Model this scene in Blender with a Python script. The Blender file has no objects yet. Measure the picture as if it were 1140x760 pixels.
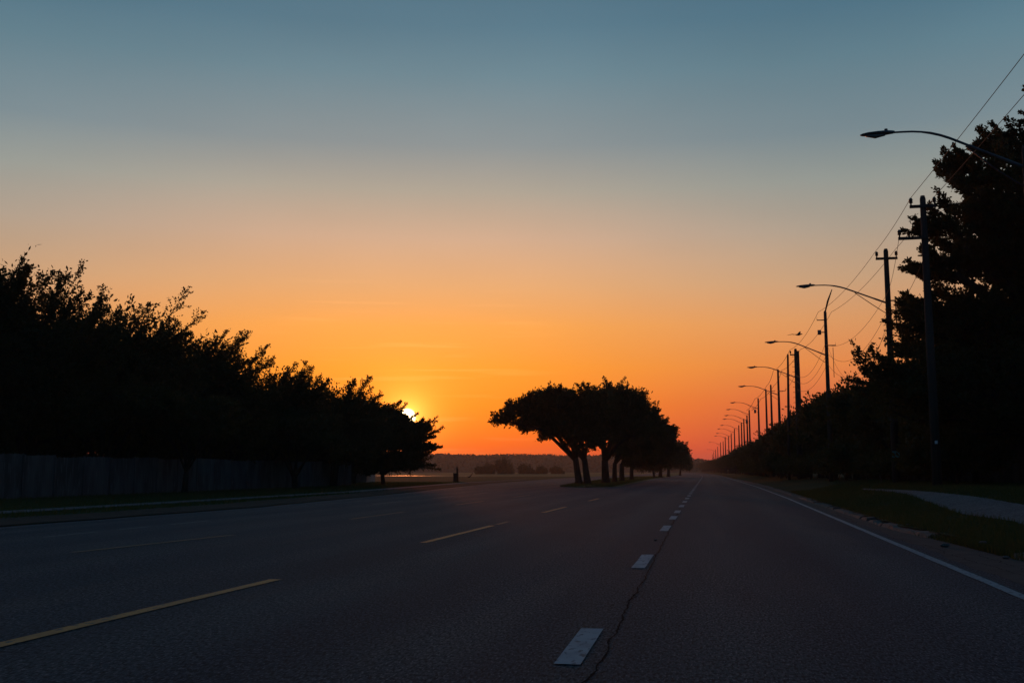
import bpy, math, random
import numpy as np

R = math.radians
rng = np.random.default_rng(7)
random.seed(7)
sc = bpy.context.scene
C = sc.collection

# ------------------------------------------------------------------ camera
F = 1140.0                      # focal length in photo pixels (1140 wide)
EYE = 1.3
TH = math.atan((524 - 380) / F)                       # pitch up
PS = math.atan((787 - 570) / F * math.cos(TH))        # yaw: the road runs along +Y
cam = bpy.data.objects.new('camera', bpy.data.cameras.new('camera'))
C.objects.link(cam)
cam.location = (0, 0, EYE)
cam.rotation_euler = (math.pi / 2 + TH, 0, PS)
cam.data.sensor_width = 36.0
cam.data.lens = 36.0 * F / 1140.0
cam.data.clip_start = 0.1
cam.data.clip_end = 12000
sc.camera = cam

_R = np.array([math.cos(PS), math.sin(PS), 0])
_F = np.array([-math.sin(PS) * math.cos(TH), math.cos(PS) * math.cos(TH), math.sin(TH)])
_U = np.cross(_R, _F)
def ray(px, py):
    return _F + _R * (px - 570) / F - _U * (py - 380) / F
def onground(px, py, z=0.0):
    d = ray(px, py); k = (z - EYE) / d[2]
    return np.array([0, 0, EYE]) + d * k
def atdepth(px, py, Y):
    d = ray(px, py); return np.array([0, 0, EYE]) + d * (Y / d[1])

# ------------------------------------------------------------------ sky, sun, exposure
SUN_AZ = R(16.5)        # to the left of the road
SUN_EL = R(2.95)
sdir = atdepth(453.5, 464, 1.0) - np.array([0, 0, EYE]); sdir /= np.linalg.norm(sdir)
SUN_EL = math.asin(sdir[2]); SUN_AZ = math.atan2(-sdir[0], sdir[1])

w = bpy.data.worlds.new('World'); sc.world = w; w.use_nodes = True
nt = w.node_tree; N = nt.nodes; L = nt.links
bg = N['Background']
def nd(t, **k):
    n = N.new(t)
    for a, b in k.items(): setattr(n, a, b)
    return n
def mth(op, a=None, b=None, c=None, clamp=False):
    n = nd('ShaderNodeMath', operation=op); n.use_clamp = clamp
    for i, v in enumerate((a, b, c)):
        if v is None: continue
        if isinstance(v, (int, float)): n.inputs[i].default_value = v
        else: L.new(v, n.inputs[i])
    return n.outputs[0]
def mixc(f, a, b, mode='MIX'):
    n = nd('ShaderNodeMix', data_type='RGBA', blend_type=mode)
    for sock, v in ((n.inputs[0], f), (n.inputs[6], a), (n.inputs[7], b)):
        if isinstance(v, (int, float)): sock.default_value = v
        elif isinstance(v, tuple): sock.default_value = (*v, 1)
        else: L.new(v, sock)
    return n.outputs[2]
def lin(c):
    return tuple(((v / 255 / 12.92) if v / 255 <= .04045 else ((v / 255 + .055) / 1.055) ** 2.4) for v in c)
def ramp(fac, stops):
    n = nd('ShaderNodeValToRGB'); L.new(fac, n.inputs[0])
    el = n.color_ramp.elements
    for i, (p, c) in enumerate(stops):
        e = el[i] if i < 2 else el.new(p)
        e.position = p; e.color = (*lin(c), 1)
    return n.outputs[0]

tc = nd('ShaderNodeTexCoord')
nrm = nd('ShaderNodeVectorMath', operation='NORMALIZE'); L.new(tc.outputs['Generated'], nrm.inputs[0])
D = nrm.outputs[0]
sep = nd('ShaderNodeSeparateXYZ'); L.new(D, sep.inputs[0])
elev = mth('DIVIDE', mth('ARCSINE', sep.outputs[2]), R(90), clamp=True)          # 0 horizon .. 1 zenith
elevd = mth('MULTIPLY', elev, 3.0, clamp=True)                                   # 0..30 deg -> 0..1
dt = nd('ShaderNodeVectorMath', operation='DOT_PRODUCT'); L.new(D, dt.inputs[0])
dt.inputs[1].default_value = tuple(sdir)
ang = mth('ARCCOSINE', mth('MINIMUM', dt.outputs['Value'], 1.0))                 # radians from the sun
# azimuth difference to the sun
hz = math.hypot(sdir[0], sdir[1])
hl = mth('SQRT', mth('ADD', mth('MULTIPLY', sep.outputs[0], sep.outputs[0]), mth('MULTIPLY', sep.outputs[1], sep.outputs[1])))
ca = mth('DIVIDE', mth('ADD', mth('MULTIPLY', sep.outputs[0], sdir[0] / hz), mth('MULTIPLY', sep.outputs[1], sdir[1] / hz)), mth('MAXIMUM', hl, 1e-4))
az = mth('DIVIDE', mth('ARCCOSINE', mth('MAXIMUM', mth('MINIMUM', ca, 1.0), -1.0)), math.pi)     # 0 at the sun's azimuth .. 1 opposite
e = lambda y: math.degrees(math.atan((524 - y) / F * 0.98)) / 30 * (.94 if 100 < y < 420 else 1)
near = ramp(elevd, [(0.0, (234, 68, 32)), (e(500), (250, 86, 18)), (e(450), (252, 126, 12)), (e(400), (250, 146, 36)),
                    (e(350), (243, 157, 72)), (e(300), (224, 164, 112)), (e(240), (202, 166, 140)), (e(180), (168, 160, 147)),
                    (e(120), (132, 143, 147)), (e(60), (102, 132, 145)), (e(0), (84, 120, 138)), (1.0, (66, 104, 126))])
far = ramp(elevd, [(0.0, (158, 66, 78)), (e(500), (190, 72, 66)), (e(450), (212, 98, 64)), (e(400), (224, 132, 72)),
                   (e(350), (214, 148, 96)), (e(300), (194, 156, 122)), (e(240), (170, 156, 140)), (e(180), (146, 152, 147)),
                   (e(120), (118, 137, 145)), (e(60), (94, 126, 140)), (e(0), (77, 114, 133)), (1.0, (60, 96, 120))])
back = ramp(elevd, [(0.0, (22, 36, 52)), (0.15, (38, 54, 76)), (0.4, (38, 62, 90)), (1.0, (32, 62, 96))])
f1 = nd('ShaderNodeMapRange', interpolation_type='SMOOTHSTEP'); L.new(az, f1.inputs[0])
f1.inputs[1].default_value = 0.02; f1.inputs[2].default_value = 0.145
f2 = nd('ShaderNodeMapRange', interpolation_type='SMOOTHSTEP'); L.new(az, f2.inputs[0])
f2.inputs[1].default_value = 0.20; f2.inputs[2].default_value = 0.42
col = mixc(f2.outputs[0], mixc(f1.outputs[0], near, far), back)
# towards the zenith the dome is a deeper blue
zf = nd('ShaderNodeMapRange', interpolation_type='SMOOTHSTEP'); L.new(elev, zf.inputs[0])
zf.inputs[1].default_value = 0.29; zf.inputs[2].default_value = 0.60
col = mixc(zf.outputs[0], col, lin((26, 68, 98)))
# glow round the sun
def glow(width, gain, c, acc):
    g = mth('MULTIPLY', mth('EXPONENT', mth('MULTIPLY', ang, -1.0 / R(width))), gain)
    return mixc(1.0, acc, mixc(g, (0, 0, 0), c), 'ADD')
col = glow(1.4, 1.0, (1.0, 0.30, 0.03), col)
col = glow(0.6, 2.4, (1.0, 0.42, 0.09), col)
col = glow(6.0, 0.12, (0.5, 0.10, 0.0), col)
# faint streaks of thin cloud low over the horizon
mp = nd('ShaderNodeMapping'); L.new(D, mp.inputs[0]); mp.inputs['Scale'].default_value = (3.5, 3.5, 95)
mp.inputs['Rotation'].default_value = (0.02, -0.03, 0)
nz = nd('ShaderNodeTexNoise'); L.new(mp.outputs[0], nz.inputs['Vector']); nz.inputs['Scale'].default_value = 1.6
nz.inputs['Detail'].default_value = 4
st = nd('ShaderNodeMapRange'); L.new(nz.outputs[0], st.inputs[0]); st.inputs[1].default_value = .56; st.inputs[2].default_value = .78
lowf = nd('ShaderNodeMapRange', interpolation_type='SMOOTHSTEP'); L.new(ang, lowf.inputs[0])
lowf.inputs[1].default_value = R(11); lowf.inputs[2].default_value = R(2); lowf.inputs[3].default_value = 0; lowf.inputs[4].default_value = 1
lift = mth('MULTIPLY', mth('MULTIPLY', st.outputs[0], lowf.outputs[0]), 0.22)
col = mixc(1.0, col, mixc(lift, (0, 0, 0), (1.0, 0.55, 0.22)), 'ADD')
# broad soft unevenness of the air
nb = nd('ShaderNodeTexNoise'); mp2 = nd('ShaderNodeMapping'); L.new(D, mp2.inputs[0]); mp2.inputs['Scale'].default_value = (1, 1, 2.6)
L.new(mp2.outputs[0], nb.inputs['Vector']); nb.inputs['Scale'].default_value = 3.0; nb.inputs['Detail'].default_value = 3
ub = nd('ShaderNodeMapRange'); L.new(nb.outputs[0], ub.inputs[0]); ub.inputs[1].default_value = .3; ub.inputs[2].default_value = .7
ub.inputs[3].default_value = .955; ub.inputs[4].default_value = 1.045
vm = nd('ShaderNodeVectorMath', operation='SCALE'); L.new(col, vm.inputs[0]); L.new(ub.outputs[0], vm.inputs['Scale'])
col = vm.outputs[0]
# the disc of the sun
dsc = nd('ShaderNodeMapRange', interpolation_type='SMOOTHSTEP'); L.new(ang, dsc.inputs[0])
dsc.inputs[1].default_value = R(0.52); dsc.inputs[2].default_value = R(0.30); dsc.inputs[3].default_value = 0; dsc.inputs[4].default_value = 1
col = mixc(dsc.outputs[0], col, (9.0, 6.4, 3.2))
# the physical sky, sun at the same place, adds its share
sky = nd('ShaderNodeTexSky', sky_type='NISHITA'); sky.sun_disc = False
sky.sun_elevation = SUN_EL; sky.sun_rotation = -SUN_AZ; sky.altitude = 100; sky.dust_density = 3.0
sv = nd('ShaderNodeVectorMath', operation='SCALE'); L.new(sky.outputs[0], sv.inputs[0]); sv.inputs['Scale'].default_value = 0.005
col = mixc(1.0, col, sv.outputs[0], 'ADD')
L.new(col, bg.inputs[0]); bg.inputs[1].default_value = 1.0

sl = bpy.data.lights.new('sun', 'SUN'); sl.energy = 0.30; sl.angle = R(2.0); sl.color = (1.0, 0.26, 0.07)
so = bpy.data.objects.new('sun', sl); C.objects.link(so)
so.rotation_euler = (math.pi / 2 - SUN_EL, 0, math.pi + SUN_AZ)
from mathutils import Vector
so.rotation_euler = Vector(tuple(sdir)).to_track_quat('Z', 'Y').to_euler()
so.location = (0, 0, 50)

sc.view_settings.view_transform = 'Standard'; sc.view_settings.look = 'None'
sc.view_settings.gamma = 1; sc.view_settings.exposure = 0.0
sc.cycles.max_bounces = 4; sc.cycles.volume_bounces = 0; sc.cycles.use_denoising = True
sc.cycles.volume_step_rate = 4

# ------------------------------------------------------------------ materials
MATS = {}
def mat(name, c, rough=.8, spec=.3, noise=None, bump=None, extra=None):
    m = bpy.data.materials.new(name); m.use_nodes = True; t = m.node_tree
    b = t.nodes['Principled BSDF']; b.inputs['Roughness'].default_value = rough
    b.inputs['Specular IOR Level'].default_value = spec; b.inputs['Base Color'].default_value = (*c, 1)
    tcn = t.nodes.new('ShaderNodeTexCoord'); co = tcn.outputs['Object']
    if noise:
        src = None
        for (scale, c2, lo, hi, stretch) in noise:
            mpn = t.nodes.new('ShaderNodeMapping'); t.links.new(co, mpn.inputs[0]); mpn.inputs['Scale'].default_value = stretch
            n = t.nodes.new('ShaderNodeTexNoise'); t.links.new(mpn.outputs[0], n.inputs['Vector'])
            n.inputs['Scale'].default_value = scale; n.inputs['Detail'].default_value = 5
            r = t.nodes.new('ShaderNodeMapRange'); t.links.new(n.outputs[0], r.inputs[0])
            r.inputs[1].default_value = lo; r.inputs[2].default_value = hi
            x = t.nodes.new('ShaderNodeMix'); x.data_type = 'RGBA'
            t.links.new(r.outputs[0], x.inputs[0])
            if src is None: x.inputs[6].default_value = (*c, 1)
            else: t.links.new(src, x.inputs[6])
            x.inputs[7].default_value = (*c2, 1); src = x.outputs[2]
        t.links.new(src, b.inputs['Base Color'])
    if bump:
        n = t.nodes.new('ShaderNodeTexNoise'); t.links.new(co, n.inputs['Vector'])
        n.inputs['Scale'].default_value = bump[0]; n.inputs['Detail'].default_value = 6
        bp = t.nodes.new('ShaderNodeBump'); bp.inputs['Strength'].default_value = bump[1]; bp.inputs['Distance'].default_value = bump[2]
        t.links.new(n.outputs[0], bp.inputs['Height']); t.links.new(bp.outputs[0], b.inputs['Normal'])
    MATS[name] = m
    return m
one = (1, 1, 1)
mat('asphalt', (.034, .058, .064), .78, .16,
    [(0.35, (.050, .070, .076), .42, .62, (1, .12, 1)), (.75, (.016, .034, .050), .48, .60, (1, .06, 1)), (.9, (.070, .072, .070), .52, .64, (1, .07, 1)),
     (.5, (.022, .034, .044), .54, .64, (1, .25, 1)), (12, (.046, .064, .074), .5, .68, (1, .35, 1)), (36, (.095, .11, .12), .50, .66, (1, .3, 1)), (64, (.20, .22, .23), .56, .66, (1, .35, 1)), (48, (.008, .010, .013), .48, .60, (1, .3, 1))], (60, .9, .02))
mat('patch_asphalt', (.026, .028, .034), .6, .4, [(30, (.07, .07, .075), .52, .68, one), (50, (.01, .01, .012), .5, .66, one)], (120, .5, .01))
mat('worn_asphalt', (.066, .064, .058), .85, .25, [(2.5, (.045, .042, .040), .4, .65, one), (60, (.13, .11, .09), .58, .74, one)], (60, .7, .02))
mat('crack', (.008, .008, .009), .95, .05)
mat('white_paint', (.32, .37, .39), .7, .2, [(3.5, (.24, .28, .30), .42, .66, one), (22, (.10, .11, .12), .56, .66, (1, .4, 1))], (140, .3, .005))
mat('edge_paint', (.27, .29, .30), .65, .4, [(1.5, (.26, .27, .28), .4, .65, one), (20, (.08, .08, .09), .54, .66, (1, .4, 1))], (140, .3, .005))
mat('worn_paint', (.12, .13, .14), .65, .4, [(1.5, (.10, .10, .11), .4, .65, one), (90, (.06, .06, .06), .56, .68, one)])
mat('yellow_paint', (.62, .20, .02), .6, .4, [(3.0, (.42, .13, .02), .45, .7, one), (20, (.08, .06, .05), .54, .66, (1, .4, 1))], (140, .3, .005))
mat('faded_yellow', (.19, .085, .025), .65, .4, [(1.5, (.11, .08, .05), .4, .65, one)])
mat('kerb_concrete', (.15, .13, .11), .9, .2, [(3, (.13, .11, .09), .42, .66, one), (40, (.30, .27, .23), .6, .75, one)], (25, .8, .03))
mat('path_concrete', (.14, .128, .118), .9, .15, [(1.2, (.10, .097, .095), .4, .62, one), (18, (.24, .235, .23), .52, .66, one)], (30, .6, .02))
mat('grass_ground', (.022, .058, .020), .95, .1, [(0.8, (.040, .056, .024), .45, .68, one), (7, (.018, .028, .010), .45, .7, one)], (9, 1, .08))
mat('field_ground', (.19, .155, .055), .95, .1, [(.03, (.13, .125, .045), .4, .62, (1, 1.6, 1)), (.25, (.26, .19, .07), .5, .75, (1, 2, 1))], (2, 1, .2))
mat('dirt', (.085, .062, .045), .95, .1, [(3, (.05, .038, .03), .4, .66, one), (30, (.12, .09, .07), .6, .75, one)], (20, .8, .04))
mat('grass_blade', (.032, .075, .024), .7, .2, [(3, (.075, .068, .026), .45, .7, one)])
mat('leaf', (.030, .045, .016), .6, .25, [(1.2, (.050, .060, .022), .4, .65, one)])
mat('leaf_dry', (.040, .042, .018), .65, .2, [(1.2, (.060, .052, .024), .4, .65, one)])
mat('leaf_rust', (.36, .13, .05), .7, .2)
t_ = MATS['asphalt'].node_tree; b_ = t_.nodes['Principled BSDF']      # wheel tracks polished along the lanes
tc_ = t_.nodes.new('ShaderNodeTexCoord'); sx_ = t_.nodes.new('ShaderNodeSeparateXYZ'); t_.links.new(tc_.outputs['Object'], sx_.inputs[0])
def tm(op, a, b):
    n = t_.nodes.new('ShaderNodeMath'); n.operation = op
    for i_, v_ in enumerate((a, b)):
        if v_ is None: continue
        if isinstance(v_, (int, float)): n.inputs[i_].default_value = v_
        else: t_.links.new(v_, n.inputs[i_])
    return n.outputs[0]
mp_ = t_.nodes.new('ShaderNodeMapping'); t_.links.new(tc_.outputs['Object'], mp_.inputs[0]); mp_.inputs['Scale'].default_value = (.5, .06, 1)
nz_ = t_.nodes.new('ShaderNodeTexNoise'); t_.links.new(mp_.outputs[0], nz_.inputs['Vector']); nz_.inputs['Scale'].default_value = 1.5; nz_.inputs['Detail'].default_value = 4
ph_ = tm('ADD', tm('MULTIPLY', sx_.outputs[0], 2 * math.pi / 2.15), tm('MULTIPLY', nz_.outputs[0], 2.2))
wv_ = tm('POWER', tm('MULTIPLY', tm('ADD', tm('SINE', ph_, None), 1.0), .5), 1.5)
fc_ = tm('MULTIPLY', wv_, tm('MULTIPLY', nz_.outputs[0], 1.1))
src_ = b_.inputs['Base Color'].links[0].from_socket
gx_ = t_.nodes.new('ShaderNodeMix'); gx_.data_type = 'RGBA'; gx_.blend_type = 'MULTIPLY'; gx_.inputs[0].default_value = 1.0
gr_ = t_.nodes.new('ShaderNodeMix'); gr_.data_type = 'RGBA'; t_.links.new(fc_, gr_.inputs[0]); gr_.inputs[6].default_value = (.82, .90, 1.0, 1); gr_.inputs[7].default_value = (1.75, 1.55, 1.45, 1)
t_.links.new(src_, gx_.inputs[6]); t_.links.new(gr_.outputs[2], gx_.inputs[7]); t_.links.new(gx_.outputs[2], b_.inputs['Base Color'])
for k_, tcx in (('leaf', (.10, .075, .012)), ('leaf_dry', (.10, .06, .012)), ('leaf_rust', (.3, .08, .02)), ('grass_blade', (.10, .12, .03))):
    t_ = MATS[k_].node_tree; b_ = t_.nodes['Principled BSDF']; tr_ = t_.nodes.new('ShaderNodeBsdfTranslucent'); tr_.inputs[0].default_value = (*tcx, 1)
    mx_ = t_.nodes.new('ShaderNodeMixShader'); mx_.inputs[0].default_value = .4
    t_.links.new(b_.outputs[0], mx_.inputs[1]); t_.links.new(tr_.outputs[0], mx_.inputs[2]); t_.links.new(mx_.outputs[0], t_.nodes['Material Output'].inputs[0])
mat('bark', (.060, .047, .036), .9, .15, [(5, (.035, .028, .022), .4, .65, (1, 1, .25))], (14, 1, .04))
mat('pole_wood', (.085, .068, .056), .85, .2, [(4, (.045, .037, .032), .4, .66, (1, 1, .06))], (18, .7, .02))
mat('metal', (.14, .14, .145), .45, .5, [(6, (.09, .09, .095), .4, .66, one)])
mat('dark_metal', (.05, .05, .055), .5, .5)
mat('lens', (.30, .30, .28), .25, .5)
mat('porcelain', (.10, .07, .055), .3, .5)
mat('wire', (.025, .025, .028), .6, .4)
mat('fence_wood', (.135, .125, .115), .9, .15, [(1.3, (.085, .076, .068), .38, .62, (1, 1, .3)), (9, (.19, .175, .16), .55, .75, (1, 1, .12))], (20, .5, .02))
mat('fence_dark', (.10, .088, .078), .9, .15, [(1.3, (.06, .052, .046), .38, .62, (1, 1, .3))])
mat('far_wood', (.035, .042, .018), .95, .1, [(.06, (.060, .060, .026), .4, .62, one), (.5, (.02, .025, .011), .45, .7, one)], (.6, 1, 1.0))
mat('feather', (.035, .032, .03), .7, .2)
mat('teal_tag', (.06, .30, .30), .4, .5)
mat('white_tag', (.7, .72, .7), .35, .5)
mat('roof_tile', (.20, .12, .08), .9, .2, [(4, (.12, .07, .05), .4, .66, one)])
mat('house_wall', (.38, .34, .29), .9, .2, [(1.2, (.30, .27, .23), .4, .66, one)])
mw = mat('pond_water', (.03, .03, .03), .42, .22, None, (1.2, .35, .05))

# ------------------------------------------------------------------ mesh helpers
def link(o, parent=None):
    C.objects.link(o)
    if parent is not None: o.parent = parent
    return o
def meshobj(name, verts, faces, m, parent=None, smooth=False):
    me = bpy.data.meshes.new(name); me.from_pydata([tuple(map(float, v)) for v in verts], [], faces)
    me.materials.append(MATS[m]); me.update()
    if smooth: me.polygons.foreach_set('use_smooth', [True] * len(me.polygons))
    return link(bpy.data.objects.new(name, me), parent)
def npmesh(name, V, n, m):
    """V (k*n,3): k separate n-gons"""
    k = len(V) // n
    me = bpy.data.meshes.new(name)
    me.vertices.add(len(V)); me.vertices.foreach_set('co', V.astype(np.float32).ravel())
    me.loops.add(len(V)); me.loops.foreach_set('vertex_index', np.arange(len(V), dtype=np.int32))
    me.polygons.add(k); me.polygons.foreach_set('loop_start', np.arange(0, len(V), n, dtype=np.int32))
    me.polygons.foreach_set('loop_total', np.full(k, n, dtype=np.int32))
    me.materials.append(MATS[m]); me.update(calc_edges=True)
    return me
def tag(o, label=None, cat=None, group=None, kind=None):
    if label: o['label'] = label
    if cat: o['category'] = cat
    if group: o['group'] = group
    if kind: o['kind'] = kind
    return o
def struct(o): o['kind'] = 'structure'; return o
def empty(name, loc, rz=0):
    o = bpy.data.objects.new(name, None); o.location = tuple(map(float, loc)); o.rotation_euler = (0, 0, rz); return link(o)

class MB:
    def __init__(s): s.v = []; s.f = []
    def add(s, V, Fc):
        o = len(s.v); s.v += [tuple(map(float, p)) for p in V]; s.f += [tuple(i + o for i in f) for f in Fc]
    def box(s, c, d, rot=None):
        V = []
        for x in (-1, 1):
            for y in (-1, 1):
                for z in (-1, 1):
                    p = np.array([x * d[0] / 2, y * d[1] / 2, z * d[2] / 2])
                    if rot is not None: p = rot @ p
                    V.append(p + np.array(c))
        s.add(V, [(0, 1, 3, 2), (4, 6, 7, 5), (0, 4, 5, 1), (2, 3, 7, 6), (0, 2, 6, 4), (1, 5, 7, 3)])
    def tube(s, pts, rad, n=8, cap=True, flat=1.0):
        pts = [np.array(p, float) for p in pts]
        if not hasattr(rad, '__len__'): rad = [rad] * len(pts)
        rings = []; V = []
        ref = np.array([0, 0, 1.0])
        t0 = pts[-1] - pts[0]; t0 /= (np.linalg.norm(t0) + 1e-9)
        if abs(t0[2]) > .9: ref = np.array([1.0, 0, 0])
        for i, p in enumerate(pts):
            t = pts[min(i + 1, len(pts) - 1)] - pts[max(i - 1, 0)]; t /= (np.linalg.norm(t) + 1e-9)
            a = np.cross(t, ref); a /= (np.linalg.norm(a) + 1e-9); b = np.cross(a, t)
            for k in range(n):
                q = 2 * math.pi * k / n
                V.append(p + rad[i] * (math.cos(q) * a + math.sin(q) * b * flat))
        Fc = []
        for i in range(len(pts) - 1):
            for k in range(n):
                Fc.append((i * n + k, i * n + (k + 1) % n, (i + 1) * n + (k + 1) % n, (i + 1) * n + k))
        if cap:
            Fc.append(tuple(range(n - 1, -1, -1))); o = (len(pts) - 1) * n; Fc.append(tuple(range(o, o + n)))
        s.add(V, Fc)
    def build(s, name, m, parent=None, smooth=False): return meshobj(name, s.v, s.f, m, parent, smooth)
    def mesh(s, name, m, smooth=True):
        me = bpy.data.meshes.new(name); me.from_pydata(s.v, [], s.f); me.materials.append(MATS[m]); me.update()
        if smooth: me.polygons.foreach_set('use_smooth', [True] * len(me.polygons))
        return me

# ------------------------------------------------------------------ road geometry
def bend(y):                         # the far road swings gently to one side
    y = np.asarray(y, float); return -9.0 * (np.clip(y - 180, 0, None) / 520) ** 2
def tab(y, t):
    a = np.array(t, float); return np.interp(y, a[:, 0], a[:, 1]) + bend(y)
x_kerb = lambda y: tab(y, [(-30, 4.6), (15, 4.55), (20, 4.35), (24, 4.0), (40, 4.15), (87, 4.7), (165, 4.4), (1000, 4.2)])
x_edge = lambda y: tab(y, [(-30, 3.05), (10, 3.17), (21, 3.32), (51, 3.75), (87, 4.0), (165, 3.8), (1000, 3.7)])
x_left = lambda y: tab(y, [(-30, -16.4), (23, -16.3), (35, -16.0), (57, -17.6), (80, -20), (106, -22.5), (165, -25), (230, -26), (400, -24), (1000, -23)])
x_mr = lambda y: tab(y, [(0, -6.6), (85, -7.2), (110, -7.8), (165, -8.6), (1000, -8.0)])
x_ml = lambda y: tab(y, [(0, -11.9), (85, -12.0), (110, -13.6), (165, -15.4), (1000, -15)])
def ribbon(name, fa, fb, y0, y1, z, m, step=None, nx=1, kind=True):
    ys = []
    y = y0
    while y < y1: ys.append(y); y += step if step else max(1.0, abs(y) * .03)
    ys.append(y1); V = []; Fc = []
    for j, y in enumerate(ys):
        a, b = float(fa(y)), float(fb(y))
        for i in range(nx + 1):
            x = a + (b - a) * i / nx; V.append((x, y, z(x, y) if callable(z) else z))
    for j in range(len(ys) - 1):
        for i in range(nx):
            o = j * (nx + 1) + i; Fc.append((o, o + 1, o + nx + 2, o + nx + 1))
    o = meshobj(name, V, Fc, m)
    return struct(o) if kind else o

S = 6000
struct(meshobj('ground', [(-S, -300, -.08), (S, -300, -.08), (S, S, -.08), (-S, S, -.08)], [(0, 1, 2, 3)], 'field_ground'))
ribbon('road', x_left, lambda y: x_kerb(y) + .03, -40, 1000, 0.0, 'asphalt')
def smooth(t): t = min(1, max(0, t)); return t * t * (3 - 2 * t)
def zr(x, y):                        # the bank beside the kerb
    d = x - float(x_kerb(y))
    h = .10 + .60 * smooth((d - .25) / 4.2)
    h += .03 * math.sin(x * .9 + y * .21) * smooth(d / 3)
    return h
def bank():
    ys = list(np.concatenate([np.arange(-20, 60, .5), np.arange(60, 200, 4), np.arange(200, 1001, 20)]))
    ds = [.20, .3, .45, .7, 1, 1.4, 1.8, 2.3, 2.8, 3.4, 4, 5, 6, 8, 11, 20, 60, 300]
    V = []; Fc = []
    for y in ys:
        k = float(x_kerb(y)); j = .06 * math.sin(y * 2.3) + .05 * math.sin(y * 5.1) + random.uniform(-.03, .03)
        for i, d in enumerate(ds):
            x = k + d + (j if i < 2 else 0); V.append((x, y, zr(x, y) if d < 30 else .7))
    n = len(ds)
    for j in range(len(ys) - 1):
        for i in range(n - 1):
            o = j * n + i; Fc.append((o, o + 1, o + n + 1, o + n))
    struct(meshobj('verge', V, Fc, 'grass_ground', smooth=True))
bank()
ribbon('verge', lambda y: tab(y, [(-40, -330), (120, -330), (1000, -330)]) , lambda y: x_left(y), -40, 230, .02, 'grass_ground')
ribbon('dirt_shoulder', lambda y: x_left(y) - 2.6 + .25 * math.sin(y * .7) , lambda y: x_left(y) + .12 * math.sin(y * 1.3), -20, 120, .026, 'dirt', step=.8)
# far-side pavement
sw = ribbon('pavement', lambda y: tab(y, [(-30, -21.9), (60, -21.9), (110, -26.5), (1000, -30)]), lambda y: tab(y, [(-30, -20.6), (60, -20.6), (110, -25.2), (1000, -29)]), -20, 150, .05, 'path_concrete', step=1.5)
# worn shoulder between edge line and kerb
ribbon('shoulder', lambda y: x_edge(y) + .30 + .05 * math.sin(y * 1.1) + .03 * math.sin(y * 3.7), lambda y: x_kerb(y) + .02, -20, 120, .004, 'worn_asphalt', step=.4)

# kerb: broken stones, one low kerb line with chipped lengths
def kerb():
    V = []; Fc = []; y = 4.0
    while y < 160:
        l = random.uniform(.5, 1.6) if y < 60 else 3
        if not (16.6 < y < 20.5):
            k0, k1 = float(x_kerb(y)), float(x_kerb(y + l)); q = random.uniform(-.02, .02); h = random.uniform(.06, .085)
            g = .008
            prof = lambda k, hh: [(k + q, .0), (k + q + .05, hh), (k + q + random.uniform(.22, .3), hh + .02), (k + q + .34, -.02)]
            m = max(2, int(l / .3)); rows = []
            for i in range(m + 1):
                t = i / m; yy = y + g + (l - 2 * g) * t
                hh = h + random.uniform(-.02, .012) - (.04 if random.random() < .12 else 0)
                rows.append([(a + random.uniform(-.02, .02), yy, b) for a, b in prof(k0 + (k1 - k0) * t, hh)])
            o = len(V)
            for r_ in rows: V += r_
            for i in range(m):
                for c in range(3): a = o + i * 4 + c; Fc.append((a, a + 1, a + 5, a + 4))
            Fc.append((o, o + 1, o + 2, o + 3)); o2 = o + m * 4; Fc.append((o2 + 3, o2 + 2, o2 + 1, o2))
        y += l
    struct(meshobj('kerb', V, Fc, 'kerb_concrete'))
kerb()
# footpath on the bank: swings from the near end round to run along the road
def footpath():
    near_ = [onground(*p) for p in ()]
    lo = [(1175, 600, .38), (1140, 582, .45), (1105, 578, .45), (1068, 573, .47), (1045, 563, .55), (1020, 554, .62), (1003, 548.5, .68), (960, 545.5, .70)]
    hi = [(1175, 572, .66), (1140, 562.5, .68), (1110, 557, .68), (1075, 552, .69), (1052, 549.5, .70), (1030, 547.3, .71), (1004, 545.6, .72), (960, 543.8, .73)]
    P = []; Q = []
    def hit(px, py, z):
        for _ in range(40):
            p = onground(px, py, z); z = z + .5 * (zr(p[0], p[1]) - z)
        return p
    for (a, b) in zip(lo, hi):
        P.append(hit(*a)); Q.append(hit(*b))
    def dense(A):
        A = np.array(A); t = np.arange(len(A)); s = np.linspace(0, len(A) - 1, 90)
        return np.stack([np.interp(s, t, A[:, i]) for i in range(3)], 1)
    A, B = dense(P), dense(Q)
    for _ in range(60):
        for Q_ in (A, B): Q_[1:-1] = (Q_[:-2] + Q_[1:-1] * 2 + Q_[2:]) / 4
    V = []; Fc = []; nx = 8
    for i in range(len(A)):
        for k in range(nx + 1):
            p = A[i] + (B[i] - A[i]) * k / nx
            x, y = p[0] + (random.uniform(-.05, .05) * .4 if k in (0, nx) else 0), p[1] + (random.uniform(-.02, .02) if k in (0, nx) else 0)
            V.append((x, y, zr(x, y) + .022))
    for i in range(len(A) - 1):
        for k in range(nx): o = i * (nx + 1) + k; Fc.append((o, o + 1, o + nx + 2, o + nx + 1))
    struct(meshobj('footpath', V, Fc, 'path_concrete', smooth=True))
    return np.array(A), np.array(B)
PA, PB = footpath()

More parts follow.
